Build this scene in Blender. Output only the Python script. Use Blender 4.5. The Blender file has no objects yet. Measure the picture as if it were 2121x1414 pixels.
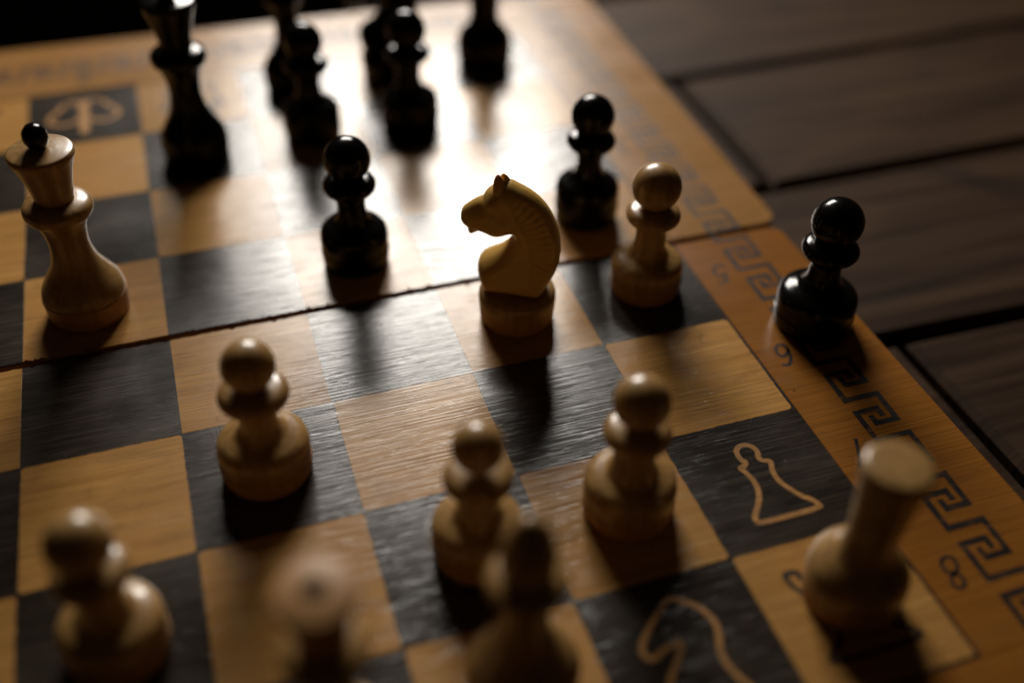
import bpy, bmesh, math, random
import numpy as np
from mathutils import Vector, Matrix

random.seed(7)
S = 0.040                                   # one board square, metres
scene = bpy.context.scene
col = scene.collection

# ------------------------------------------------------------------ camera
cam_d = bpy.data.cameras.new('camera')
cam = bpy.data.objects.new('camera', cam_d)
col.objects.link(cam)
yaw, pitch, roll = 0.33936768, 0.7242547, 0.02662228
F = Vector((math.sin(yaw)*math.cos(pitch), math.cos(yaw)*math.cos(pitch), -math.sin(pitch)))
Rt = F.cross(Vector((0, 0, 1))).normalized()
Up = Rt.cross(F)
Rt2 = math.cos(roll)*Rt + math.sin(roll)*Up
Up2 = -math.sin(roll)*Rt + math.cos(roll)*Up
CP = Vector((-0.1410436, -0.2457207, 0.2016260))
cam.matrix_world = Matrix(((Rt2.x, Up2.x, -F.x, CP.x), (Rt2.y, Up2.y, -F.y, CP.y),
                           (Rt2.z, Up2.z, -F.z, CP.z), (0, 0, 0, 1)))
cam_d.sensor_width = 36.0
cam_d.lens = 36.0*2153.64/2121
cam_d.clip_start = 0.01
cam_d.clip_end = 50
cam_d.dof.use_dof = True
cam_d.dof.focus_distance = 0.284
cam_d.dof.aperture_fstop = 2.9
cam_d.dof.aperture_blades = 9
scene.camera = cam

# ------------------------------------------------------------------ world: a dark room with a little warm bounce
world = bpy.data.worlds.new('World')
scene.world = world
world.use_nodes = True
bg = world.node_tree.nodes['Background']
bg.inputs[0].default_value = (1.0, 0.66, 0.38, 1)
bg.inputs[1].default_value = 0.010

# ------------------------------------------------------------------ the window opposite the camera
az, el, D = math.radians(12.2), math.radians(33.4), 0.90
glare = Vector((-0.075, 0.045, 0))
ldir = Vector((math.cos(el)*math.sin(az), math.cos(el)*math.cos(az), math.sin(el)))
ld = bpy.data.lights.new('window_light', 'AREA')
ld.shape = 'RECTANGLE'
ld.size, ld.size_y = 0.36, 0.28
ld.energy = 11.2
ld.color = (1.0, 0.94, 0.86)
lo = bpy.data.objects.new('window_light', ld)
col.objects.link(lo)
lo.location = glare + ldir*D
lo.rotation_euler = (-ldir).to_track_quat('-Z', 'Y').to_euler()

scene.view_settings.view_transform = 'Standard'
scene.view_settings.look = 'None'
scene.view_settings.exposure = 0.0
scene.view_settings.gamma = 1.0
scene.render.engine = 'CYCLES'

# ------------------------------------------------------------------ material helpers
class NT:
    def __init__(self, name):
        self.m = bpy.data.materials.new(name)
        self.m.use_nodes = True
        self.t = self.m.node_tree
        self.b = self.t.nodes['Principled BSDF']
    def n(self, typ, **kw):
        x = self.t.nodes.new(typ)
        for k, v in kw.items():
            setattr(x, k, v)
        return x
    def link(self, a, b):
        self.t.links.new(a, b)
    def val(self, x, sock):
        if hasattr(x, 'is_output'):
            self.link(x, sock)
        else:
            sock.default_value = x
    def math(self, op, a, b=0.5, c=None, clamp=False):
        x = self.n('ShaderNodeMath', operation=op, use_clamp=clamp)
        self.val(a, x.inputs[0]); self.val(b, x.inputs[1])
        if c is not None: self.val(c, x.inputs[2])
        return x.outputs[0]
    def mix(self, f, a, b, mode='MIX'):
        x = self.n('ShaderNodeMix', data_type='RGBA', blend_type=mode)
        self.val(f, x.inputs[0])
        for v, s in ((a, x.inputs[6]), (b, x.inputs[7])):
            if hasattr(v, 'is_output'): self.link(v, s)
            else: s.default_value = (*v, 1)
        return x.outputs[2]
    def ramp(self, f, lo, hi, a=0.0, b=1.0):
        x = self.n('ShaderNodeMapRange')
        self.val(f, x.inputs[0])
        x.inputs[1].default_value = lo; x.inputs[2].default_value = hi
        x.inputs[3].default_value = a; x.inputs[4].default_value = b
        return x.outputs[0]
    def coord(self, kind, scale, rot=(0, 0, 0), off=(0, 0, 0)):
        if kind == 'World':
            src = self.n('ShaderNodeNewGeometry').outputs['Position']
        else:
            src = self.n('ShaderNodeTexCoord').outputs[kind]
        mp = self.n('ShaderNodeMapping')
        mp.inputs['Scale'].default_value = scale
        mp.inputs['Rotation'].default_value = rot
        mp.inputs['Location'].default_value = off
        self.link(src, mp.inputs[0])
        return mp.outputs[0]
    def noise(self, vec, scale=1.0, detail=4.0, rough=0.55, dist=0.0):
        x = self.n('ShaderNodeTexNoise')
        self.link(vec, x.inputs['Vector'])
        x.inputs['Scale'].default_value = scale
        x.inputs['Detail'].default_value = detail
        x.inputs['Roughness'].default_value = rough
        x.inputs['Distortion'].default_value = dist
        return x.outputs['Fac']
    def bump(self, h, strength, dist, prev=None):
        x = self.n('ShaderNodeBump')
        x.inputs['Strength'].default_value = strength
        x.inputs['Distance'].default_value = dist
        self.link(h, x.inputs['Height'])
        if prev is not None: self.link(prev, x.inputs['Normal'])
        return x.outputs['Normal']
    def set(self, **kw):
        names = dict(color='Base Color', rough='Roughness', spec='Specular IOR Level', coat='Coat Weight',
                     coat_rough='Coat Roughness', normal='Normal', sss='Subsurface Weight',
                     sss_scale='Subsurface Scale', coat_normal='Coat Normal')
        for k, v in kw.items():
            s = self.b.inputs[names[k]]
            if hasattr(v, 'is_output'): self.link(v, s)
            elif k == 'color': s.default_value = (*v, 1)
            else: s.default_value = v

def scratches(t, scale, rot, off, width, thr):
    """thin, nearly straight scratches: isolines of a slow stretched noise, kept only here and there"""
    v = t.coord('World', scale, (0, 0, rot), off)
    a = t.noise(v, 1.0, 0.0, 0.4)
    line = t.ramp(t.math('ABSOLUTE', t.math('SUBTRACT', a, 0.5)), 0.0, width, 1.0, 0.0)
    msk = t.noise(t.coord('World', (95, 95, 95), (0, 0, 0), (off[1], off[0], 3)), 1.0, 2.0)
    return t.math('MULTIPLY', line, t.ramp(msk, thr, thr+0.10))

def board_wood(name, c1, c2, dark=False):
    t = NT(name)
    g1 = t.noise(t.coord('World', (24, 1700, 300), (0, 0, 0.035)), 1.0, 2.0, 0.6, 0.05)   # fine grain along the ranks
    g2 = t.noise(t.coord('World', (12, 190, 60), (0, 0, 0.035), (3, 1, 0)), 1.0, 4.0, 0.5)
    g3 = t.noise(t.coord('World', (24, 34, 30)), 1.0, 3.0)                                 # cloudy wear
    fl = t.noise(t.coord('World', (90, 2200, 300), (0, 0, 0.035)), 1.0, 2.0, 0.5)         # pores
    pores = t.ramp(fl, 0.58, 0.70)
    info = t.n('ShaderNodeObjectInfo').outputs['Random']
    base = t.mix(t.ramp(g2, 0.3, 0.7), c1, c2)
    base = t.mix(t.ramp(g1, 0.38, 0.68, 0.0, 0.6), base, [x*0.5 for x in c1])
    vm = t.n('ShaderNodeVectorMath', operation='SCALE')
    t.link(base, vm.inputs[0]); t.link(t.ramp(info, 0, 1, 0.86, 1.10), vm.inputs['Scale'])
    base = vm.outputs[0]
    s1 = scratches(t, (22, 110, 40), 0.9, (1, 2, 0), 0.0035, 0.54)
    s2 = scratches(t, (95, 20, 40), 0.35, (7, 4, 0), 0.004, 0.55)
    sc = t.math('MAXIMUM', s1, s2)
    if dark:
        base = t.mix(t.ramp(g3, 0.45, 0.75, 0.0, 0.5), base, (0.050, 0.036, 0.025))
        base = t.mix(t.math('MULTIPLY', sc, 0.35), base, (0.11, 0.075, 0.045))
        base = t.mix(t.math('MULTIPLY', t.ramp(t.noise(t.coord('World', (34, 1500, 300), (0, 0, 0.035), (5, 9, 0)), 1.0, 3.0, 0.6), 0.46, 0.66),
                            t.ramp(g3, 0.3, 0.6, 0.35, 1.0)), base, (0.062, 0.045, 0.032))
        base = t.mix(t.math('MULTIPLY', pores, 0.85), base, (0.004, 0.0035, 0.003))
    else:
        base = t.mix(t.ramp(g3, 0.42, 0.78, 0.0, 0.45), base, [c2[0]*0.78, c2[1]*0.66, c2[2]*0.5])
        base = t.mix(t.math('MULTIPLY', sc, 0.5), base, (0.08, 0.04, 0.015))
        base = t.mix(t.math('MULTIPLY', pores, 0.5), base, (0.11, 0.05, 0.016))
        st = t.noise(t.coord('World', (55, 75, 60), (0, 0, 0.4), (8, 3, 1)), 1.0, 5.0, 0.6, 0.6)
        base = t.mix(t.ramp(st, 0.56, 0.78, 0.0, 0.55), base, (0.17, 0.085, 0.030))
    vo = t.n('ShaderNodeTexVoronoi')
    t.link(t.coord('World', (130, 130, 130)), vo.inputs['Vector']); vo.inputs['Scale'].default_value = 1.0
    spk = t.math('MULTIPLY', t.ramp(vo.outputs['Distance'], 0.035, 0.07, 1, 0),
                 t.ramp(t.noise(t.coord('World', (60, 60, 60), (0, 0, 0), (4, 4, 4)), 1.0, 1.0), 0.56, 0.6))
    base = t.mix(spk, base, (0.02, 0.012, 0.008) if not dark else (0.10, 0.06, 0.035))
    h = t.math('ADD', g1, t.math('MULTIPLY', pores, -0.30))
    nb = t.bump(h, 0.85 if dark else 0.8, 0.00009)
    wob = t.noise(t.coord('World', (70, 110, 90)), 1.0, 2.0)
    nb = t.bump(wob, 0.025, 0.00030, nb)
    rg = t.ramp(g3, 0.3, 0.7, 0.20, 0.30)
    t.set(color=base, rough=rg, spec=0.42 if dark else 0.32, normal=nb, coat=0.12 if dark else 0.05, coat_rough=0.18, coat_normal=nb)
    return t.m

M = {}
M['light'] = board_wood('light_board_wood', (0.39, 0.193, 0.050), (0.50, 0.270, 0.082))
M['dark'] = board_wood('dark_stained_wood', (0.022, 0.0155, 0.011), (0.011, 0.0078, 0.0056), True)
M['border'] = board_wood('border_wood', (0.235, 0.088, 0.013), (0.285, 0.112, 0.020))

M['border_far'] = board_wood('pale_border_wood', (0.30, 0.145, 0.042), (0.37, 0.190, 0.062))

def ply_mat():
    t = NT('raw_plywood_edge')
    g = t.noise(t.coord('World', (60, 60, 900)), 1.0, 3.0)
    t.set(color=t.mix(g, (0.13, 0.055, 0.022), (0.32, 0.16, 0.07)), rough=0.75)
    return t.m
M['ply'] = ply_mat()

def print_mat(name, c, under):
    t = NT(name)
    g = t.noise(t.coord('World', (60, 1300, 100), (0, 0, 0.035)), 1.0, 4.0)
    w = t.noise(t.coord('World', (300, 420, 100)), 1.0, 3.0)
    base = t.mix(t.ramp(g, 0.35, 0.75), c, [x*1.8+0.004 for x in c])
    rub = t.math('MULTIPLY', t.ramp(w, 0.48, 0.66), t.ramp(g, 0.40, 0.62))
    t.set(color=t.mix(t.math('MULTIPLY', rub, 0.7), base, under), rough=0.42, spec=0.25, normal=t.bump(g, 0.5, 0.0001))
    return t.m
M['ink'] = print_mat('black_printed_ink', (0.010, 0.008, 0.007), (0.16, 0.065, 0.016))
M['inlay'] = print_mat('pale_outline_wood', (0.30, 0.145, 0.040), (0.05, 0.03, 0.016))

def piece_light():
    t = NT('varnished_pale_wood')
    rnd = t.n('ShaderNodeObjectInfo').outputs['Random']
    g1 = t.noise(t.coord('Object', (420, 420, 26)), 1.0, 4.0, 0.6, 0.4)
    g2 = t.noise(t.coord('Object', (90, 90, 60)), 1.0, 3.0)
    base = t.mix(t.ramp(g1, 0.3, 0.75), (0.44, 0.260, 0.088), (0.20, 0.100, 0.027))
    base = t.mix(t.ramp(g2, 0.45, 0.8, 0, 0.5), base, (0.27, 0.135, 0.04))
    sp = t.n('ShaderNodeTexVoronoi')
    t.link(t.coord('Object', (260, 260, 260)), sp.inputs['Vector']); sp.inputs['Scale'].default_value = 1.0
    pits = t.math('MULTIPLY', t.ramp(sp.outputs['Distance'], 0.05, 0.10, 1, 0),
                  t.ramp(t.noise(t.coord('Object', (150, 150, 150)), 1.0, 1.0), 0.58, 0.62))
    base = t.mix(pits, base, (0.04, 0.02, 0.01))
    rings = t.noise(t.coord('Object', (25, 25, 2600)), 1.0, 2.0)
    h = t.math('SUBTRACT', t.math('ADD', t.noise(t.coord('Object', (260, 260, 160)), 1.0, 4.0), t.math('MULTIPLY', rings, 0.35)), pits)
    base = t.mix(t.ramp(rings, 0.45, 0.75, 0, 0.30), base, (0.20, 0.095, 0.028))
    t.set(color=base, rough=0.36, spec=0.45, coat=0.35, coat_rough=0.16, normal=t.bump(h, 0.32, 0.0002),
          sss=0.0)
    return t.m
M['pale'] = piece_light()

def piece_band():
    t = NT('worn_pale_wood')
    g1 = t.noise(t.coord('Object', (420, 420, 40)), 1.0, 4.0, 0.6, 0.4)
    base = t.mix(t.ramp(g1, 0.3, 0.75), (0.44, 0.225, 0.068), (0.28, 0.128, 0.035))
    t.set(color=base, rough=0.5, spec=0.4, normal=t.bump(g1, 0.3, 0.00012))
    return t.m
M['band'] = piece_band()

def piece_black():
    t = NT('black_lacquered_wood')
    h = t.noise(t.coord('Object', (420, 420, 200)), 1.0, 4.0, 0.6)
    wear = t.ramp(t.noise(t.coord('Object', (180, 180, 180)), 1.0, 3.0), 0.62, 0.72)
    t.set(color=t.mix(wear, (0.0035, 0.0032, 0.003), (0.010, 0.007, 0.005)), rough=t.math('ADD', t.ramp(h, 0.3, 0.7, 0.09, 0.17), t.ramp(t.noise(t.coord('Object', (70, 70, 90)), 1.0, 3.0), 0.45, 0.7, 0.0, 0.12)),
          spec=0.22, normal=t.bump(h, 0.2, 0.00012))
    return t.m
M['black'] = piece_black()

def knight_mat():
    t = NT('yellowed_ivory_plastic')
    g = t.noise(t.coord('Object', (120, 120, 120)), 1.0, 3.0)
    base = t.mix(g, (0.56, 0.32, 0.075), (0.64, 0.40, 0.11))
    t.set(color=base, rough=0.26, spec=0.5, sss=0.35, sss_scale=0.0014,
          normal=t.bump(t.noise(t.coord('Object', (400, 400, 400)), 1.0, 2.0), 0.12, 0.0001))
    t.b.inputs['Subsurface Radius'].default_value = (1.0, 0.55, 0.18)
    return t.m
M['ivory'] = knight_mat()

def table_mat():
    t = NT('dark_brown_table_wood')
    rnd = t.n('ShaderNodeObjectInfo').outputs['Random']
    off = t.n('ShaderNodeCombineXYZ')
    t.link(t.math('MULTIPLY', rnd, 9.0), off.inputs[0]); t.link(t.math('MULTIPLY', rnd, 31.0), off.inputs[1])
    v = t.n('ShaderNodeVectorMath', operation='ADD')
    t.link(t.coord('World', (6, 120, 60)), v.inputs[0]); t.link(off.outputs[0], v.inputs[1])
    g = t.noise(v.outputs[0], 1.0, 5.0, 0.6, 0.8)
    v2 = t.n('ShaderNodeVectorMath', operation='ADD')
    t.link(t.coord('World', (10, 22, 20)), v2.inputs[0]); t.link(off.outputs[0], v2.inputs[1])
    k = t.noise(v2.outputs[0], 1.0, 3.0, 0.5, 1.2)
    base = t.mix(t.ramp(g, 0.3, 0.7), (0.016, 0.0075, 0.0036), (0.052, 0.027, 0.0128))
    base = t.mix(t.ramp(k, 0.55, 0.75, 0, 0.75), base, (0.010, 0.006, 0.005))
    base = t.mix(t.ramp(k, 0.42, 0.28, 0, 0.6), base, (0.062, 0.032, 0.014))
    t.set(color=base, rough=t.ramp(g, 0.3, 0.7, 0.5, 0.68), spec=0.10, normal=t.bump(g, 0.5, 0.0008))
    return t.m
M['table'] = table_mat()

def plain(name, c, r):
    t = NT(name)
    g = t.noise(t.coord('World', (9, 9, 9)), 1.0, 4.0)
    t.set(color=t.mix(g, c, [x*0.6 for x in c]), rough=r)
    return t.m
M['floor'] = plain('dark_floor', (0.012, 0.010, 0.009), 0.9)
M['under'] = plain('table_underside', (0.02, 0.014, 0.010), 0.85)

# ------------------------------------------------------------------ object helpers
def link(name, me, mat=None, parent=None, smooth=False, loc=None):
    o = bpy.data.objects.new(name, me)
    col.objects.link(o)
    if mat is not None and not me.materials: me.materials.append(mat)
    if smooth: me.polygons.foreach_set('use_smooth', [True]*len(me.polygons))
    if parent is not None: o.parent = parent
    if loc is not None: o.location = loc
    return o

def empty(name, loc=(0, 0, 0), rz=0.0, label=None, cat=None, group=None):
    o = bpy.data.objects.new(name, None)
    o.empty_display_size = 0.01
    col.objects.link(o)
    o.location = loc; o.rotation_euler = (0, 0, rz)
    if label: o['label'] = label; o['category'] = cat
    if group: o['group'] = group
    return o

def poly_prism(pts, z0, z1, name='prism', bev=0.0):
    """closed outline (counter-clockwise) extruded between two heights, with an optional small top chamfer"""
    n = len(pts); P = np.array(pts, float)
    vs, fs = [], []
    if bev > 0:
        d = np.roll(P, -1, 0) - P; d /= np.linalg.norm(d, axis=1)[:, None] + 1e-12
        nr = np.stack([-d[:, 1], d[:, 0]], 1)
        nn = nr + np.roll(nr, 1, 0); nn /= (np.linalg.norm(nn, axis=1)**2)[:, None]/2 + 1e-9
        Q = P + nn*bev
        rings = [(P, z0), (P, z1-bev), (Q, z1)]
    else:
        rings = [(P, z0), (P, z1)]
    for R, z in rings: vs += [(x, y, z) for x, y in R]
    for k in range(len(rings)-1):
        for i in range(n):
            j = (i+1) % n
            fs.append((k*n+i, k*n+j, (k+1)*n+j, (k+1)*n+i))
    fs.append(tuple(range(n-1, -1, -1)))
    fs.append(tuple(range((len(rings)-1)*n, len(rings)*n)))
    me = bpy.data.meshes.new(name); me.from_pydata(vs, [], fs); me.update()
    return me

def catmull(pts, sub=6, closed=False):
    P = [np.array(p, float) for p in pts]; n = len(P); out = []
    rng = n if closed else n-1
    for i in range(rng):
        if closed: a, b, c, d = P[(i-1) % n], P[i], P[(i+1) % n], P[(i+2) % n]
        else: a, b, c, d = P[max(i-1, 0)], P[i], P[i+1], P[min(i+2, n-1)]
        for s in range(sub):
            t = s/sub
            out.append(0.5*((2*b) + (c-a)*t + (2*a-5*b+4*c-d)*t*t + (3*b-a-3*c+d)*t**3))
    if not closed: out.append(P[-1])
    return [tuple(x) for x in out]

class Print:
    """flat printed strokes gathered into one mesh"""
    def __init__(self): self.v, self.f = [], []
    def stroke(self, pts, w, z, closed=False, wob=0.0):
        P = np.array(pts, float); n = len(P)
        d = np.diff(P, axis=0, append=P[:1] if closed else None) if closed else np.diff(P, axis=0)
        d = d/(np.linalg.norm(d, axis=1)[:, None]+1e-12)
        k = len(self.v)
        for i in range(n):
            if closed: a, b = d[i-1], d[i]
            else: a, b = d[max(i-1, 0)], d[min(i, n-2)]
            na, nb = np.array([-a[1], a[0]]), np.array([-b[1], b[0]])
            m = na+nb; l = m@m
            m = m*(2/max(l, 0.7)) if l > 1e-6 else na
            ww = w*(1+random.uniform(-wob, wob))
            p = P[i]
            if not closed and i == 0: p = p - b*w*0.5
            if not closed and i == n-1: p = p + a*w*0.5
            q1, q2 = p+m*ww*0.5, p-m*ww*0.5
            self.v += [(q1[0], q1[1], z), (q2[0], q2[1], z)]
        for i in range(n if closed else n-1):
            j = (i+1) % n
            self.f.append((k+2*i, k+2*i+1, k+2*j+1, k+2*j))
    def build(self, name, mat, parent):
        me = bpy.data.meshes.new(name); me.from_pydata(self.v, [], self.f); me.update()
        o = link(name, me, mat, parent)
        # all faces up
        bm = bmesh.new(); bm.from_mesh(me)
        for f in bm.faces:
            f.normal_update()
            if f.normal.z < 0: f.normal_flip()
        bm.to_mesh(me); bm.free()
        return o

# ------------------------------------------------------------------ floor and table (setting)
TZ = -0.018                                   # table top
floor_me = bpy.data.meshes.new('floor')
floor_me.from_pydata([(-6, -6, -0.76), (6, -6, -0.76), (6, 6, -0.76), (-6, 6, -0.76)], [], [(0, 1, 2, 3)])
fl = link('floor', floor_me, M['floor']); fl['kind'] = 'structure'

table = empty('wooden_table', (0, 0, -0.76), label='dark brown plank table with open gaps between its boards, under the chessboard', cat='table')
def plank(u0, u1, v0a, v1a, v0b, v1b):
    """one table board; v0a/v1a at the left end, v0b/v1b at the right end"""
    th = 0.022
    pts = [(u0*S, v0a*S), (u1*S, v0b*S), (u1*S, v1b*S), (u0*S, v1a*S)]
    dz = random.uniform(-0.0006, 0.0)
    me = poly_prism(pts, TZ-th, TZ+dz, 'plank', 0.0022)
    o = link('plank', me, M['table'], table); o.location = (0, 0, 0.76)
g = 0.045                                     # half of a gap, in squares
GL, GR = -16.0, 13.0
# gap centre lines (v at u=1.6 and slope), from the far edge towards the near edge
gaps = [(5.66, 0.02), (3.39, 0.030), (1.11, 0.004), (-1.16, -0.030), (-3.44, -0.030), (-5.74, -0.02), (-8.05, -0.02), (-10.3, -0.02)]
joints = [[-6.5, 9.5], [-9.0, 1.68], [-4.2, 8.8], [-7.5, 1.56], [-3.0, 9.0], [-8.2, 4.5], [-2.0, 8.0]]
for r in range(len(gaps)-1):
    (va, sa), (vb, sb) = gaps[r], gaps[r+1]
    xs = [GL] + joints[r] + [GR]
    for k in range(len(xs)-1):
        u0 = xs[k] + (0.043 if k else 0); u1 = xs[k+1] - (0.043 if k < len(xs)-2 else 0)
        top = lambda u: va + sa*(u-1.6) - g
        bot = lambda u: vb + sb*(u-1.6) + g
        plank(u0, u1, bot(u0), top(u0), bot(u1), top(u1))
def box(x0, x1, y0, y1, z0, z1): return poly_prism([(x0, y0), (x1, y0), (x1, y1), (x0, y1)], z0, z1, 'box')
for x0, x1 in ((-0.60, -0.53), (-0.25, -0.18), (0.12, 0.19), (0.44, 0.51)):
    o = link('cross_beam', box(x0, x1, -0.40, 0.215, TZ-0.060, TZ-0.0225), M['under'], table); o.location.z = 0.76
for x in (-0.59, 0.45):
    for y in (-0.39, 0.15):
        o = link('leg', box(x, x+0.05, y, y+0.05, -0.76, TZ-0.0605), M['under'], table); o.location.z = 0.76

# ------------------------------------------------------------------ chessboard
board = empty('chessboard', (0, 0, TZ), label='worn folding wooden chessboard with dark and light squares and a Greek key border', cat='chessboard')
ZT = 0.0                                       # top of the squares
ZC = -0.0006                                   # top of the core under the veneer
def half(name, label):
    o = bpy.data.objects.new(name, None); col.objects.link(o); o.empty_display_size = 0.01
    o.parent = board; o.location = (0, 0, -TZ); o['label'] = label
    return o
near = half('board_half', 'half of the board with ranks five to eight')
farh = half('board_half', 'half of the board with ranks one to four')
FZ = 0.0004                                    # the far half sits a little proud at the fold
farh.location.z += FZ

def arc(cx, cy, r, a0, a1, n=6):
    return [(cx+r*math.cos(a0+(a1-a0)*i/n), cy+r*math.sin(a0+(a1-a0)*i/n)) for i in range(n+1)]
PI = math.pi
G0 = 0.024                                     # half the fold gap in squares
L0, L1 = -9.0, 0.98
rc = 0.13
# fold edge ragged line, one for each half
def ragged(u0, u1, step=0.022, amp=0.006, chip=0.10, deep=0.030):
    out = []; u = u0
    while u < u1:
        d = random.uniform(0, amp)
        if random.random() < chip: d += random.uniform(0.3, 1)*deep
        out.append((u, d)); u += step*random.uniform(0.5, 1.5)
    return out

# core of each half
near_core = ([(L0+rc, -G0)] + arc(L0+rc, -G0-rc, rc, PI/2, PI)[1:] + arc(L0+rc, -5.0+rc, rc, PI, 1.5*PI)
             + arc(L1-rc, -5.0+rc, rc, 1.5*PI, 2*PI) + arc(L1-rc, -G0-rc, rc, 0, PI/2))
far_core = (arc(L0+rc, G0+rc, rc, PI, 1.5*PI) + arc(1.02-rc, G0+rc, rc, 1.5*PI, 2*PI)
            + arc(1.13-rc, 4.96-rc, rc, 0, PI/2) + arc(L0+rc, 5.20-rc, rc, PI/2, PI))
sc = lambda pts: [(x*S, y*S) for x, y in pts]
link('core', poly_prism(sc(near_core), TZ+0.0002, ZC, 'core', 0.0002), M['ply'], near)
link('core', poly_prism(sc(far_core), TZ+0.0002, ZC, 'core', 0.0002), M['ply'], farh)

LW = 0.017                                     # width of the dark line round the field
def border(half_o, core, sgn):
    """U-shaped border veneer: outer outline of the core minus the field"""
    o = [p for p in core]
    me = bpy.data.meshes.new('border')
    bm = bmesh.new()
    iv = sgn*(4+LW)
    # build as three pieces in one mesh: left strip, right strip, outer strip (split at the field corners)
    def clip(poly, f):
        out = []
        n = len(poly)
        for i in range(n):
            a, b = poly[i], poly[(i+1) % n]; fa, fb = f(a), f(b)
            if fa >= 0: out.append(a)
            if (fa >= 0) != (fb >= 0):
                t = fa/(fa-fb); out.append((a[0]+(b[0]-a[0])*t, a[1]+(b[1]-a[1])*t))
        return out
    outer = clip(o, lambda p: (p[1]-iv)*sgn)
    inner = lambda p: (iv-p[1])*sgn
    right = clip(clip(o, inner), lambda p: p[0]-LW)
    left = clip(clip(o, inner), lambda p: -8-LW-p[0])
    rightv = []
    parts = []
    for pol, nm in ((outer, 'end_border'), (right, 'side_border'), (left, 'side_border')):
        q = []
        # rough up the fold edge
        for i in range(len(pol)):
            a, b = pol[i], pol[(i+1) % len(pol)]
            q.append(a)
            if abs(a[1]-sgn*G0) < 1e-6 and abs(b[1]-sgn*G0) < 1e-6 and abs(a[0]-b[0]) > 0.2:
                lo, hi = min(a[0], b[0]), max(a[0], b[0])
                rr = ragged(lo+0.03, hi-0.03, chip=0.05)
                if b[0] < a[0]: rr = rr[::-1]
                q += [(u, sgn*(G0+d)) for u, d in rr]
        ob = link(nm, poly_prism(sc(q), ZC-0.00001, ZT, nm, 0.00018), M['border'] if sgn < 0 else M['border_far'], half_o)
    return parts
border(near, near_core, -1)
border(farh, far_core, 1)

# squares
def rounded_square(h, r, n=4):
    return (arc(h-r, h-r, r, 0, PI/2, n) + arc(-h+r, h-r, r, PI/2, PI, n)
            + arc(-h+r, -h+r, r, PI, 1.5*PI, n) + arc(h-r, -h+r, r, 1.5*PI, 2*PI, n))
def rough_outline(h, r):
    base = rounded_square(h, r); out = []
    for i in range(len(base)):
        a, b = base[i], base[(i+1) % len(base)]
        out.append(a)
        L = math.dist(a, b)
        if L > 0.2:
            n = 26
            for k in range(1, n):
                t = (k+random.uniform(-0.3, 0.3))/n
                d = random.uniform(-0.0045, 0.0015)
                nx, ny = (b[1]-a[1])/L, -(b[0]-a[0])/L
                out.append((a[0]+(b[0]-a[0])*t+nx*d, a[1]+(b[1]-a[1])*t+ny*d))
    return out
light_mes = [poly_prism(sc(rough_outline(0.497, 0.032)), ZC-0.00001, ZT, 'light_square', 0.00003) for _ in range(6)]
dark_me = poly_prism(sc(rounded_square(0.5015, 0.002, 1)), ZC-0.00001, ZT-0.00003, 'dark_square')
stain = {}
for (hf, sgn, nm) in ((near, -1, 'near'), (farh, 1, 'far')):
    y0, y1 = sorted((sgn*(G0+0.045), sgn*(4+LW)))
    link('stain_layer', poly_prism(sc([(-8-LW, y0), (LW, y0), (LW, y1), (-8-LW, y1)]), ZC-0.00001, ZT-0.00008, 'stain_layer'), M['dark'], hf)
for m_ in light_mes: m_.materials.append(M['light'])
dark_me.materials.append(M['dark'])
for i in range(8):                              # i: file from the right, a..h
    for j in range(8):                          # j: rank from the near side, 8..1
        u, v = -i-0.5, -3.5+j
        isl = (i+j) % 2 == 0
        hf = near if v < 0 else farh
        if j in (3, 4):                         # beside the fold: ragged edge of its own
            sgn = -1 if j == 3 else 1
            hh = 0.497 if isl else 0.5015
            rr = ragged(u-hh+0.02, u+hh-0.02, chip=0.14 if isl else 0.08, deep=0.03 if isl else 0.02)
            ya, yb = sgn*G0, v+sgn*hh
            edge = [(u-hh, sgn*(G0+0.004))] + [(a, sgn*(G0+d)) for a, d in rr] + [(u+hh, sgn*(G0+0.004))]
            if sgn == 1: pol = edge + [(u+hh, yb), (u-hh, yb)]
            else: pol = [(u-hh, yb), (u+hh, yb)] + edge[::-1]
            me = poly_prism(sc(pol), ZC-0.00001, ZT if isl else ZT-0.00003, 'edge_square')
            link('light_square' if isl else 'dark_square', me, M['light'] if isl else M['dark'], hf)
        else:
            o = bpy.data.objects.new('light_square' if isl else 'dark_square', light_mes[(3*i+5*j) % 6] if isl else dark_me)
            col.objects.link(o); o.parent = hf; o.location = (u*S, v*S, 0)

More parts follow.
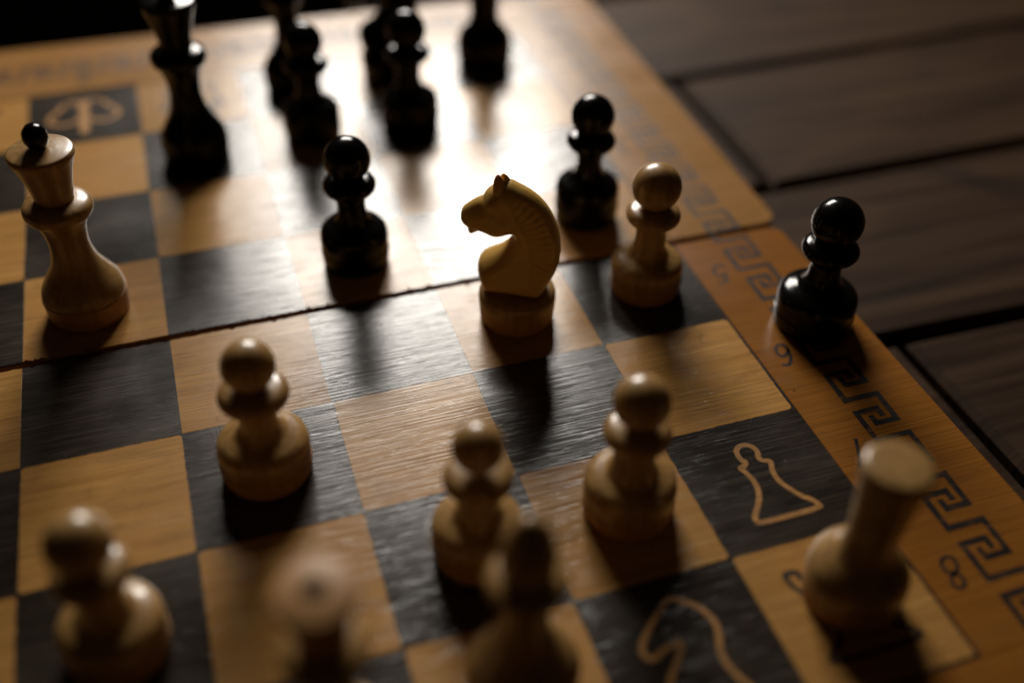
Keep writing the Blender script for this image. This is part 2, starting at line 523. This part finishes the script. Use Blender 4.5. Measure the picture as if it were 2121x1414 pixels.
# ---- Greek key border print
ZP = ZT + 0.00004
KW = 0.043*S
def key_unit(vi):
    return [(0.556, vi+0.206), (0.556, vi+0.262), (0.390, vi+0.262), (0.385, vi), (0.640, vi), (0.632, vi-0.252),
            (0.474, vi-0.252), (0.474, vi-0.197)]
def clip_line(pts, f):
    runs, cur = [], []
    for i in range(len(pts)):
        a = pts[i]; fa = f(a)
        if fa >= 0: cur.append(a)
        if i+1 < len(pts):
            b = pts[i+1]; fb = f(b)
            if (fa >= 0) != (fb >= 0):
                t = fa/(fa-fb); p = (a[0]+(b[0]-a[0])*t, a[1]+(b[1]-a[1])*t)
                cur.append(p)
                if fa >= 0: runs.append(cur); cur = []
    if len(cur) > 1: runs.append(cur)
    return runs
rightN, rightF, leftN, leftF, endN, endF = (Print() for _ in range(6))
for i in range(-13, 13):
    vi = -0.097-0.3885*i
    if abs(vi) > 4.75: continue
    un = key_unit(vi)
    for pr, f in ((rightN, lambda p: -p[1]-0.035), (rightF, lambda p: p[1]-0.035)):
        for run in clip_line(un, f): pr.stroke([(x*S, y*S) for x, y in run], KW, ZP, wob=0.05)
    un2 = [(-8-x, -y) for x, y in un]            # the left border, turned half round
    for pr, f in ((leftN, lambda p: -p[1]-0.035), (leftF, lambda p: p[1]-0.035)):
        for run in clip_line(un2, f): pr.stroke([(x*S, y*S) for x, y in run], KW, ZP, wob=0.05)
for i in range(-10, 10):
    vi = -0.1-0.3885*i
    if abs(vi) > 3.9: continue
    un = key_unit(vi)
    endN.stroke([((-4+y)*S, (-4-x)*S) for x, y in un], KW, ZP)
    endF.stroke([((-4-y)*S, (4+x)*S) for x, y in un], KW, ZP)
for pr, hf in ((rightN, near), (leftN, near), (endN, near), (rightF, farh), (leftF, farh), (endF, farh)):
    pr.build('greek_key_print', M['ink'], hf)

# ---- figures and letters, drawn as strokes in a box 1 high
GL_ = {
 '1': [[(0.1, 0.75), (0.32, 1), (0.32, 0)]],
 '2': [catmull([(0.05, 0.78), (0.15, 0.96), (0.35, 1.0), (0.52, 0.85), (0.48, 0.6), (0.25, 0.3), (0.03, 0.02)], 5) + [(0.58, 0.02)]],
 '3': [catmull([(0.05, 0.88), (0.28, 1.0), (0.5, 0.85), (0.42, 0.6), (0.22, 0.54), (0.45, 0.48), (0.56, 0.25), (0.35, 0.01), (0.05, 0.1)], 5)],
 '4': [[(0.42, 0), (0.42, 1), (0.02, 0.3), (0.6, 0.3)]],
 '5': [[(0.52, 1.0), (0.16, 0.98)] + catmull([(0.12, 0.58), (0.34, 0.64), (0.54, 0.48), (0.52, 0.18), (0.30, 0.0), (0.04, 0.10)], 5)],
 '6': [catmull([(0.50, 0.95), (0.24, 0.98), (0.06, 0.66), (0.04, 0.30), (0.16, 0.05), (0.38, 0.02), (0.54, 0.22), (0.50, 0.46), (0.32, 0.56), (0.12, 0.46), (0.05, 0.30)], 5)],
 '7': [[(0.04, 0.98), (0.56, 0.98)] + catmull([(0.56, 0.98), (0.36, 0.55), (0.22, 0.0)], 4)[1:]],
 '8': [catmull([(0.29, 0.54), (0.48, 0.68), (0.48, 0.92), (0.29, 1.0), (0.10, 0.92), (0.10, 0.68), (0.29, 0.54), (0.52, 0.40), (0.52, 0.10), (0.29, 0.0), (0.06, 0.10), (0.06, 0.40), (0.29, 0.54)], 4)],
 'a': [catmull([(0.48, 0.5), (0.28, 0.62), (0.06, 0.45), (0.06, 0.15), (0.25, 0.0), (0.48, 0.15)], 4), [(0.48, 0.6), (0.48, 0.0)]],
 'b': [[(0.06, 1.0), (0.06, 0.0)], catmull([(0.06, 0.5), (0.28, 0.62), (0.5, 0.45), (0.5, 0.15), (0.28, 0.0), (0.06, 0.12)], 4)],
 'c': [catmull([(0.5, 0.5), (0.28, 0.62), (0.06, 0.45), (0.06, 0.15), (0.28, 0.0), (0.5, 0.12)], 4)],
 'd': [[(0.5, 1.0), (0.5, 0.0)], catmull([(0.5, 0.5), (0.28, 0.62), (0.06, 0.45), (0.06, 0.15), (0.28, 0.0), (0.5, 0.12)], 4)],
 'e': [[(0.06, 0.32)] + catmull([(0.5, 0.34), (0.44, 0.55), (0.26, 0.62), (0.06, 0.45), (0.06, 0.15), (0.28, 0.0), (0.5, 0.1)], 4)],
 'f': [catmull([(0.45, 0.95), (0.28, 0.98), (0.2, 0.8), (0.2, 0.0)], 4), [(0.04, 0.6), (0.42, 0.6)]],
 'g': [catmull([(0.48, 0.5), (0.28, 0.62), (0.06, 0.45), (0.06, 0.2), (0.28, 0.05), (0.48, 0.2)], 4), catmull([(0.48, 0.6), (0.48, 0.0), (0.3, -0.22), (0.06, -0.15)], 4)],
 'h': [[(0.06, 1.0), (0.06, 0.0)], catmull([(0.06, 0.45), (0.28, 0.62), (0.48, 0.48), (0.48, 0.0)], 4)],
}
def glyph(ch, u, v, h, turn, parent, slant=0.25):
    pr = Print()
    for st in GL_[ch]:
        pts = []
        for x, y in st:
            a, b = (x-0.29+slant*(y-0.5))*h*0.85, (y-0.5)*h
            if turn: a, b = -a, -b
            pts.append(((u+a)*S, (v+b)*S))
        pr.stroke(pts, 0.026*S, ZP)
    o = pr.build('printed_figure' if ch.isdigit() else 'printed_letter', M['ink'], parent)
for k in range(8):
    n = 8-k; v = -3.5+k
    hf = near if v < 0 else farh
    glyph(str(n), 0.215, v+0.01, 0.215, True, hf)
    glyph(str(n), -8.215, v, 0.215, False, hf)
for i, ch in enumerate('abcdefgh'):
    glyph(ch, -i-0.5, 4.215, 0.21, True, farh)
    glyph(ch, -i-0.5, -4.215, 0.21, False, near)

# ---- outlines of the men on their home squares (local: right, towards the far side)
pawn_i = [(-.070, .190), (-.065, .258), (-.024, .296), (.025, .294), (.061, .257), (.066, .211), (.050, .171), (.063, .139),
          (.106, .115), (.081, .038), (.078, -.040), (.105, -.114), (.153, -.200), (.202, -.250), (.218, -.290), (.205, -.315),
          (.021, -.319), (-.186, -.315), (-.213, -.295), (-.207, -.258), (-.154, -.196), (-.111, -.134), (-.084, -.066),
          (-.078, .009), (-.095, .087), (-.107, .121), (-.070, .134), (-.051, .160)]
knight_i = [(.027, .352), (-.061, .293), (-.166, .202), (-.241, .124), (-.256, .066), (-.223, .025), (-.168, .044), (-.118, .066),
            (-.034, .071), (-.068, .006), (-.120, -.051), (-.179, -.116), (-.215, -.200), (-.225, -.280), (-.20, -.305), (.0, -.305),
            (.19, -.300), (.205, -.27), (.189, -.246), (.166, -.179), (.151, -.107), (.159, -.029), (.187, .038), (.208, .108),
            (.198, .184), (.157, .260), (.088, .316)]
rl = [(-.165, .236), (-.177, .291), (-.252, .293), (-.251, .227), (-.233, .179), (-.204, .141), (-.15, .10), (-.135, -.05), (-.17, -.18), (-.24, -.23), (-.25, -.30)]
rook_i = rl + [(-x, y) for x, y in rl[::-1]] + [(.06, .236), (.06, .29), (-.06, .29), (-.06, .236)]
bl = [(0, .33), (-.09, .22), (-.10, .14), (-.05, .07), (-.12, .04), (-.07, -.02), (-.09, -.15), (-.2, -.24), (-.21, -.31)]
bishop_i = bl + [(-x, y) for x, y in bl[1:][::-1]]
ql = [(0, .18), (-.05, .30), (-.11, .16), (-.20, .26), (-.18, .08), (-.29, .12), (-.20, -.15), (-.22, -.30)]
queen_i = ql + [(-x, y) for x, y in ql[1:][::-1]]
icons = {0: rook_i, 1: knight_i, 2: bishop_i, 3: queen_i, 5: bishop_i, 6: knight_i, 7: rook_i}
def outline(pl, i, v, turn, parent, lightsq, name, w=0.036, smooth=True):
    u = -i-0.5
    s = -1 if turn else 1
    pts = [((u+s*a)*S, (v+s*b)*S) for a, b in (catmull(pl, 4, True) if smooth else pl)]
    pr = Print(); pr.stroke(pts, w*S, ZP, closed=True, wob=0.05)
    pr.build(name, M['ink'] if lightsq else M['inlay'], parent)
def king_outline(i, v, turn, parent, lightsq):
    u = -i-0.5; s = -1 if turn else 1
    pr = Print()
    lobeR = catmull([(.17, -.28), (.22, -.16), (.31, -.02), (.29, .09), (.17, .14), (.06, .09), (.0, .0)], 5)
    for st, w in ((lobeR, .045), ([(-a_, b_) for a_, b_ in lobeR], .045), ([(-.17, -.28), (.17, -.28)], .05), ([(0, -.26), (0, .30)], .085)):
        pr.stroke([((u+s*a_)*S, (v+s*b_)*S) for a_, b_ in st], w*S, ZP + (0.00001 if w > .08 else 0))
    pr.build('king_outline', M['ink'] if lightsq else M['inlay'], parent)
names = {0: 'rook_outline', 1: 'knight_outline', 2: 'bishop_outline', 3: 'queen_outline', 5: 'bishop_outline', 6: 'knight_outline', 7: 'rook_outline'}
for i in range(8):
    ln, lf = i % 2 == 0, (i+7) % 2 == 0
    if i == 4:
        king_outline(i, -3.5, False, near, ln); king_outline(i, 3.5, True, farh, lf)
    else:
        outline(icons[i], i, -3.5, False, near, ln, names[i]); outline(icons[i], i, 3.5, True, farh, lf, names[i])
outline(pawn_i, 0, -2.5, False, near, False, 'pawn_outline')
outline(pawn_i, 7, 2.5, True, farh, False, 'pawn_outline')

# ------------------------------------------------------------------ turned pieces
def lathe(prof, seg=56, sub=5, name='turned', smooth_prof=True):
    """prof: (radius mm, height mm); revolve about z"""
    P = [prof[0]] + catmull(prof[1:-1], sub) + [prof[-1]] if smooth_prof else prof
    P = [(max(r, 0.0)*0.001, z*0.001) for r, z in P]
    vs, fs, rings = [], [], []
    for r, z in P:
        if r < 2e-6:
            rings.append([len(vs)]); vs.append((0, 0, z))
        else:
            rings.append(list(range(len(vs), len(vs)+seg)))
            vs += [(r*math.cos(2*PI*k/seg), r*math.sin(2*PI*k/seg), z) for k in range(seg)]
    for a, b in zip(rings, rings[1:]):
        if len(a) == 1 and len(b) == 1: continue
        for k in range(seg):
            k2 = (k+1) % seg
            if len(a) == 1: fs.append((a[0], b[k2], b[k]))
            elif len(b) == 1: fs.append((a[k], a[k2], b[0]))
            else: fs.append((a[k], a[k2], b[k2], b[k]))
    me = bpy.data.meshes.new(name); me.from_pydata(vs, [], fs); me.update()
    me.polygons.foreach_set('use_smooth', [True]*len(me.polygons))
    return me

def base_band(r, h):
    return [(0, 0.05), (r*0.90, 0.05), (r*0.94, 0.35), (r*0.955, 1.2), (r*0.97, h*0.5), (r*0.985, h-0.6), (r*0.987, h-0.2), (r*0.98, h-0.02), (0, h)]
def part(name, prof, mat, parent, sub=4, z=0.0):
    o = link(name, lathe(prof, sub=sub, name=name), mat, parent); o.location = (0, 0, z*0.001)
    return o

def pawn(loc, label, black=False, rb=6.9, rcol=8.1, rn=4.5, rs=11.4, zs=8.0, zh=36.7, group=None, rz=0.0, zn=19.5, zc=27.0):
    t = empty('black_pawn' if black else 'pale_pawn', (loc[0]*S, loc[1]*S, 0.00002 + (FZ if loc[1] > 0 else 0)), rz, label, 'pawn', group)
    a, b = (M['black'], M['black']) if black else (M['pale'], M['band'])
    hb = zs*0.60; zs += 0.6
    part('base', base_band(rs, hb), b, t, 3)
    zt = zs+5.2                                 # where the flat shoulder meets the neck
    body = [(0, hb-0.2), (rs*0.955, hb-0.2), (rs*0.965, hb+0.1), (rs*0.975, zs-1.0), (rs*0.97, zs+0.8), (rs*0.93, zs+2.4), (rs*0.82, zs+3.6),
            (rs*0.68, zs+4.4), (rs*0.55, zt), (max(rn*1.18, rs*0.45), zt+1.4), (rn*1.06, zt+3.2), (rn*1.0, zn+1.2), (rn*1.0, zn+2.4),
            (rn*1.10, zc-3.6), (rn*1.3, zc-2.5), (0, zc-2.4)]
    part('body', body, a, t, 5)
    c = [(0, zc-2.9), (rn*1.1, zc-2.9), (rcol*0.76, zc-2.4), (rcol*0.93, zc-1.3), (rcol, zc+0.1), (rcol*0.95, zc+1.4), (rcol*0.82, zc+2.4), (rcol*0.62, zc+2.9), (0, zc+3.0)]
    part('collar', c, a, t, 4)
    zc0 = max(zc+2.2, zh-rb*0.92)
    a0 = math.asin((zc0-zh)/rb)
    head = [(0, zc0-0.01)] + [(rb*math.cos(q), zh+rb*math.sin(q)) for q in np.linspace(a0, PI/2, 16)]
    head[-1] = (0, zh+rb)
    o = link('head', lathe(head, name='head', smooth_prof=False), a, t)
    return t

def crowned(loc, name, label, cat, black=False, k=1.0, kz=1.0, finial=True, hole=False, rz=0.0):
    """king or queen: wide base, waisted body, collar, flared crown, small round finial"""
    t = empty(name, (loc[0]*S, loc[1]*S, 0.00002 + (FZ if loc[1] > 0 else 0)), rz, label, cat)
    a, b = (M['black'], M['black']) if black else (M['pale'], M['band'])
    R = lambda l: [(r*k, z*kz) for r, z in l]
    part('base', R(base_band(12.1, 7.2)), b, t, 3)
    part('body', R([(0, 7.0), (11.5, 7.0), (11.65, 7.3), (11.6, 8.6), (10.9, 10.6), (9.2, 13.4), (7.4, 16.4), (6.2, 19.5), (5.55, 23.0), (5.5, 26.0),
                    (6.0, 29.5), (6.9, 32.0), (7.6, 33.5), (0, 33.7)]), a, t, 5)
    part('collar', R([(0, 33.2), (7.2, 33.2), (8.6, 34.2), (9.35, 35.6), (9.4, 36.6), (9.0, 37.7), (7.8, 38.6), (6.0, 39.2), (0, 39.3)]), a, t, 4)
    part('crown', R([(0, 38.9), (5.2, 38.9), (5.25, 40.0), (5.7, 43.0), (6.5, 46.5), (7.7, 50.5), (8.5, 52.4), (8.75, 53.3), (8.55, 54.1), (7.8, 54.6),
                     (4.0, 55.2), (0, 55.4)] if not hole else
                    [(0, 38.9), (5.2, 38.9), (5.25, 40.0), (5.7, 43.0), (6.5, 46.5), (7.7, 50.5), (8.5, 52.4), (8.75, 53.3), (8.55, 54.1), (7.8, 54.6),
                     (4.0, 55.2), (2.5, 55.3), (2.3, 55.1), (2.2, 52.0), (0, 51.8)]), b if hole else a, t, 5)
    if hole:
        part('hole_shade_plug', R([(0, 51.9), (2.18, 51.9), (2.18, 54.3), (0, 54.2)]), M['under'], t, 2)  # dark plug filling the hole, its colour standing for the shade inside
    if finial:
        part('finial', R([(0, 55.2), (1.2, 55.25), (2.4, 55.9), (3.15, 57.3), (3.3, 58.6), (2.95, 60.2), (1.8, 61.6), (0, 62.1)]), M['black'] if not black else M['pale'], t, 5)
    return t

def bishop(loc, label, black=False, k=1.0, kz=1.0):
    t = empty('black_bishop' if black else 'pale_bishop', (loc[0]*S, loc[1]*S, 0.00002 + (FZ if loc[1] > 0 else 0)), 0, label, 'bishop')
    a, b = (M['black'], M['black']) if black else (M['pale'], M['band'])
    R = lambda l: [(r*k, z*kz) for r, z in l]
    part('base', R(base_band(11.4, 5.6)), b, t, 3)
    part('body', R([(0, 5.4), (10.9, 5.4), (11.4, 6.2), (11.2, 8.8), (10.0, 11.6), (7.8, 14.6), (5.8, 18.0), (4.8, 22.0), (4.5, 27.0), (4.8, 32.0), (5.6, 35.0), (0, 35.2)]), a, t, 5)
    part('collar', R([(0, 34.6), (5.6, 34.6), (7.0, 35.6), (7.6, 37.0), (7.2, 38.4), (5.6, 39.3), (0, 39.5)]), a, t, 4)
    part('head', R([(0, 38.8), (3.9, 38.8), (4.9, 40.8), (5.25, 43.5), (5.15, 46.6), (4.5, 50.0), (3.4, 52.8), (2.0, 54.9), (1.0, 55.7), (0, 55.9)]), a, t, 5)
    return t

def rook(loc, label, black=False, k=1.0):
    t = empty('black_rook' if black else 'pale_rook', (loc[0]*S, loc[1]*S, 0.00002 + (FZ if loc[1] > 0 else 0)), 0, label, 'rook')
    a, b = (M['black'], M['black']) if black else (M['pale'], M['band'])
    R = lambda l: [(r*k, z) for r, z in l]
    part('base', R(base_band(11.4, 6.0)), b, t, 3)
    part('body', R([(0, 5.8), (10.9, 5.8), (11.4, 6.6), (11.35, 9.6), (10.7, 12.4), (9.0, 14.8), (7.0, 17.0), (5.9, 19.6), (5.6, 23.0), (5.8, 27.0), (6.2, 33.0), (0, 33.2)]), a, t, 5)
    part('tower', R([(0, 33.0), (6.2, 33.0), (6.5, 36.0), (6.95, 40.0), (7.3, 42.8), (7.35, 43.8), (7.2, 44.5), (6.7, 44.95), (5.9, 45.15), (3.0, 45.3), (0, 45.3)]), a, t, 5)
    return t

# ---- the knight: outline in its own plane (mm), grown to a solid and meshed
OUT = [(-7.18, 44.73), (-8.71, 43.68), (-9.86, 42.29), (-10.32, 40.87), (-12.59, 39.58), (-14.95, 37.59), (-16.35, 35.97), (-16.85, 33.57),
       (-16.4, 31.78), (-15.01, 30.38), (-14.75, 29.3), (-14.2, 28.55), (-13.3, 28.4), (-12.3, 29.0), (-11.02, 29.82), (-9.43, 29.63), (-7.43, 29.14),
       (-5.45, 29.11), (-3.47, 29.85), (-1.71, 30.73), (-2.07, 28.92), (-3.42, 26.77), (-5.39, 24.72), (-7.79, 23.06), (-10.01, 21.67),
       (-11.22, 20.22), (-11.76, 17.88), (-11.43, 15.19), (-10.4, 12.34), (-8.9, 10.6), (-0.26, 10.6), (3.83, 10.6), (7.6, 10.9), (9.5, 14.5),
       (11.36, 19.57), (12.1, 24.6), (11.98, 28.4), (11.12, 32.48), (9.58, 36.36), (7.49, 39.8), (4.7, 42.6), (1.98, 44.4), (-1.1, 45.8),
       (-3.02, 46.5), (-5.2, 46.2)]

def surface_nets(fv, org, h):
    """numpy surface nets: fv < 0 inside"""
    nx, ny, nz = fv.shape
    c = [fv[i:nx-1+i, j:ny-1+j, k:nz-1+k] for i in (0, 1) for j in (0, 1) for k in (0, 1)]
    corner = [(i, j, k) for i in (0, 1) for j in (0, 1) for k in (0, 1)]
    ins = sum((x < 0).astype(int) for x in c)
    act = (ins > 0) & (ins < 8)
    idx = -np.ones(act.shape, int); idx[act] = np.arange(act.sum())
    acc = np.zeros((act.sum(), 3)); cnt = np.zeros(act.sum())
    ca = [x[act] for x in c]
    for a in range(8):
        for b in range(a+1, 8):
            if sum(abs(corner[a][q]-corner[b][q]) for q in range(3)) != 1: continue
            m = (ca[a] < 0) != (ca[b] < 0)
            t = np.where(m, ca[a]/(ca[a]-ca[b]+1e-20), 0)
            A, B = np.array(corner[a], float), np.array(corner[b], float)
            acc += np.where(m[:, None], A+(B-A)*t[:, None], 0); cnt += m
    V = np.argwhere(act) + acc/cnt[:, None]
    V = np.array(org) + V*h
    faces = []
    for ax in range(3):
        sl0 = [slice(None)]*3; sl1 = [slice(None)]*3
        sl0[ax] = slice(0, -1); sl1[ax] = slice(1, None)
        s0, s1 = fv[tuple(sl0)] < 0, fv[tuple(sl1)] < 0
        cr = np.argwhere(s0 != s1)
        u, w = [(1, 2), (2, 0), (0, 1)][ax]
        for p in cr:
            if p[u] < 1 or p[w] < 1 or p[u] >= act.shape[u] or p[w] >= act.shape[w]: continue
            q = [p.copy() for _ in range(4)]
            q[1][u] -= 1; q[2][u] -= 1; q[2][w] -= 1; q[3][w] -= 1
            ids = [idx[tuple(x)] for x in q]
            if min(ids) < 0: continue
            faces.append(ids if s0[tuple(p)] else ids[::-1])
    return V, faces

def seg_dist(X, Z, a, b):
    ax, az = a; dx, dz = b[0]-ax, b[1]-az
    t = np.clip(((X-ax)*dx+(Z-az)*dz)/(dx*dx+dz*dz+1e-12), 0, 1)
    return np.hypot(X-ax-t*dx, Z-az-t*dz), t

def knight_head_mesh():
    h = 0.30
    xs = np.arange(-18.5, 14.0, h); ys = np.arange(-8.0, 8.01, h); zs = np.arange(9.6, 48.5, h)
    X, Z = np.meshgrid(xs, zs, indexing='ij')
    pol = np.array(catmull(OUT, 3, True))
    # signed distance to the outline
    d = np.full(X.shape, 1e9); inside = np.zeros(X.shape, bool); n = len(pol)
    for i in range(n):
        a, b = pol[i], pol[(i+1) % n]
        d = np.minimum(d, seg_dist(X, Z, a, b)[0])
        cond = (a[1] > Z) != (b[1] > Z)
        with np.errstate(divide='ignore', invalid='ignore'):
            xi = (b[0]-a[0])*(Z-a[1])/(b[1]-a[1]+1e-15)+a[0]
        inside ^= cond & (X < xi)
    sd = np.where(inside, d, -d)
    # half thickness over the profile: wide at the bottom and neck, slim at the muzzle
    T = 5.6 + 2.0*np.clip((24-Z)/12, 0, 1) - 0.6*np.clip((Z-36)/10, 0, 1)
    muz = np.clip((-7.0-X)/8.0, 0, 1)*np.clip((Z-26)/3, 0, 1)
    T = T*(1-0.33*muz)
    rr = np.clip(sd/4.6, 0, 1)
    prof = np.sqrt(np.clip(1-(1-rr)**2, 0, 1))
    H = T*prof
    G = lambda cx, cz, r: np.exp(-((X-cx)**2+(Z-cz)**2)/(r*r))
    # cheek, brow, chest, base flare
    H += 0.9*G(-3.2, 34.2, 3.8)*np.clip(rr*2, 0, 1)
    H += 0.65*G(-8.3, 41.0, 1.7)*np.clip(rr*3, 0, 1)
    H += 0.8*G(-6.5, 18.5, 4.0)*np.clip(rr*2, 0, 1)
    H -= 0.55*G(-6.6, 38.3, 1.0)                       # eye hollow
    H += 0.40*G(-6.4, 37.9, 0.55)                      # eyeball
    H -= 0.30*G(-10.6, 38.2, 1.6)
    # nostril and mouth
    H -= 0.55*G(-15.0, 34.4, 0.6)
    dm, tm = seg_dist(X, Z, (-16.0, 30.6), (-11.5, 31.6))
    H -= 0.30*np.exp(-(dm/0.45)**2)
    # step behind the jaw where the mane's field starts
    dj, tj = seg_dist(X, Z, (-1.6, 30.8), (0.6, 35.4))
    H -= 0.55*np.exp(-(dj/0.7)**2)
    # mane: field between an inner line and the back edge, cut by slanting grooves
    inner = np.array(catmull([(-1.6, 43.0), (-0.9, 39.5), (0.7, 35.7), (3.2, 31.5), (4.3, 26.0), (4.3, 20.2), (4.3, 14.5)], 5))
    xin = np.interp(Z, inner[::-1, 1], inner[::-1, 0])
    fld = np.clip((X-xin)/0.9, 0, 1)*np.clip((44.0-Z)/2.0, 0, 1)*np.clip((Z-14.0)/2, 0, 1)
    H -= 0.40*fld*np.clip((sd-1.2)/0.8, 0, 1)          # sunk a little inside a raised rim
    # direction of the cuts: fanning round a point in front of the neck
    ang = np.arctan2(Z-24.0, X+9.0) 
    ang2 = np.arctan2(Z-(27.0-0.25*(X-4)), X+6.0)
    sp = 0.5+0.5*np.cos(ang2*54.0 + 0.6*np.sin(Z*0.7))
    H -= 0.40*fld*np.clip((sd-1.0)/0.6, 0, 1)*sp**1.6
    H = np.where(sd > 0, np.maximum(H, 0.05), sd*2.0)
    Y = ys[None, :, None]
    fv = np.abs(Y) - H[:, None, :]
    fv = fv/np.sqrt(1+0.5)
    # cap the bottom flat
    fv = np.maximum(fv, (10.9-Z)[:, None, :])
    V, faces = surface_nets(fv, (xs[0], ys[0], zs[0]), h)
    me = bpy.data.meshes.new('horse_head'); me.from_pydata((V*0.001).tolist(), [], [list(map(int, f)) for f in faces]); me.update()
    bm = bmesh.new(); bm.from_mesh(me)
    for _ in range(3):
        bmesh.ops.smooth_vert(bm, verts=bm.verts, factor=0.45, use_axis_x=True, use_axis_y=True, use_axis_z=True)
    bmesh.ops.recalc_face_normals(bm, faces=bm.faces)
    bm.to_mesh(me); bm.free()
    me.polygons.foreach_set('use_smooth', [True]*len(me.polygons))
    return me

HEAD = knight_head_mesh()
EAR = lathe([(0, -6.0), (0.9, -5.4), (1.7, -3.2), (1.85, -0.8), (1.5, 1.6), (0.95, 3.1), (0.4, 3.9), (0, 4.1)], seg=24, sub=4, name='ear')
def knight(loc, label, black, rz):
    t = empty('black_knight' if black else 'pale_knight', (loc[0]*S, loc[1]*S, 0.00002 + (FZ if loc[1] > 0 else 0)), rz, label, 'knight')
    wood = M['black'] if black else M['pale']; band = M['black'] if black else M['band']
    head = M['black'] if black else M['ivory']
    part('base', base_band(11.5, 6.3), band, t, 3)
    part('upper_base', [(0, 6.1), (11.3, 6.1), (11.45, 6.5), (11.4, 8.6), (11.1, 9.8), (10.3, 10.7), (9.0, 11.15), (6.0, 11.3), (0, 11.35)], wood, t, 4)
    if black:
        hm = HEAD.copy(); em = EAR.copy(); hm.materials.clear(); em.materials.clear()
    else:
        hm, em = HEAD, EAR
    hd = link('horse_head', hm, head, t)
    for s in (-1, 1):
        e = link('ear', em, head, hd)
        e.location = (-0.0054 + (0.0011 if s > 0 else 0), s*(0.0021 if s < 0 else 0.0014), 0.0452 if s < 0 else 0.0446)
        e.rotation_euler = (s*0.24, -0.16, 0)
        e.scale = (1.0, 0.85, 1.0)
    return t

# ------------------------------------------------------------------ the men on the board
KR = math.radians(-30.48)
knight((-1.5, -0.49), 'pale horse-head knight with ribbed mane and yellowed ivory head, facing the fold', False, KR)
crowned((-4.53, 0.50), 'pale_queen', 'tall pale wooden piece with flared crown and black ball finial', 'queen')
crowned((-3.43, -3.47), 'pale_king', 'pale wooden piece with flared crown whose finial is missing, leaving a dark hole', 'king', k=0.87, kz=1.0, finial=False, hole=True)
bishop((-2.45, -3.40), 'pale wooden bishop with plain pointed head behind the pale pawn on the dark square', k=1.06)
rook((-0.47, -3.44), 'pale wooden rook with flat round top, next to the printed 8')
PG = 'pale wooden pawns'
pawn((-0.44, -0.46), 'pale wooden pawn beside the carved knight, on the edge square next to the printed 5', rb=7.2, rcol=8.1, rs=11.3, zs=7.6, group=PG)
pawn((-3.505, -1.471), 'pale wooden pawn with a wide disc collar, alone on a dark square before the fold', rb=6.5, rcol=8.6, rn=4.4, rs=11.8, zs=8.2, zh=35.7, zc=26.4, group=PG)
pawn((-1.44, -2.46), 'pale wooden pawn on a light square, beside the dark square with the pawn outline', rb=6.7, rcol=8.1, rn=4.8, rs=11.6, zs=8.6, zh=37.0, group=PG)
pawn((-2.415, -2.49), 'pale wooden pawn on a dark square, directly in front of the pale bishop', rb=5.9, rcol=8.0, rn=4.4, rs=11.2, zs=8.2, zh=36.0, zc=26.0, group=PG)
pawn((-4.46, -2.53), 'pale wooden pawn on a dark square, diagonally behind the wide-collared pale pawn', rb=6.7, rcol=7.9, rn=4.6, rs=11.4, zs=8.2, zh=36.7, group=PG)
BG = 'black lacquered pawns'
pawn((-2.507, 0.511), 'black lacquered pawn on a light square at the fold, beside the pale knight', True, rb=7.0, rcol=8.0, rn=4.3, rs=10.8, zs=9.6, zh=37.2, zc=28.2, group=BG)
pawn((-0.53, 0.57), 'black lacquered pawn on a light square past the fold, beside the right border', True, rb=7.0, rcol=8.0, rn=4.1, rs=10.9, zs=10.0, zh=37.6, zc=28.8, group=BG)
pawn((0.60, -1.215), 'black lacquered pawn standing on the Greek key border, next to the printed 6', True, rb=7.3, rcol=8.2, rn=4.5, rs=12.0, zs=8.6, zh=36.0, zc=26.8, group=BG)
pawn((-2.48, 2.53), 'black lacquered pawn standing in front of the black bishop', True, rb=6.8, rcol=8.0, rn=4.3, rs=10.8, zs=9.2, zh=37.0, zc=28.2, group=BG)
pawn((-1.57, 2.46), 'black lacquered pawn standing in front of the black knight', True, rb=7.1, rcol=8.3, rn=4.4, rs=11.2, zs=9.2, zh=38.0, zc=29.0, group=BG)
crowned((-3.54, 2.45), 'black_queen', 'tall black lacquered piece with flared crown, on a dark square behind the pale crowned piece', 'queen', True, k=1.0, kz=1.07)
bishop((-2.50, 3.50), 'tall black lacquered bishop on the far row, partly hidden by a black pawn', True, k=1.0)
knight((-1.52, 3.50), 'black lacquered knight on the far row, partly hidden by a black pawn', True, math.radians(-12))
rook((-0.52, 3.48), 'black lacquered rook with thin neck on the far row near the corner', True, k=1.0)
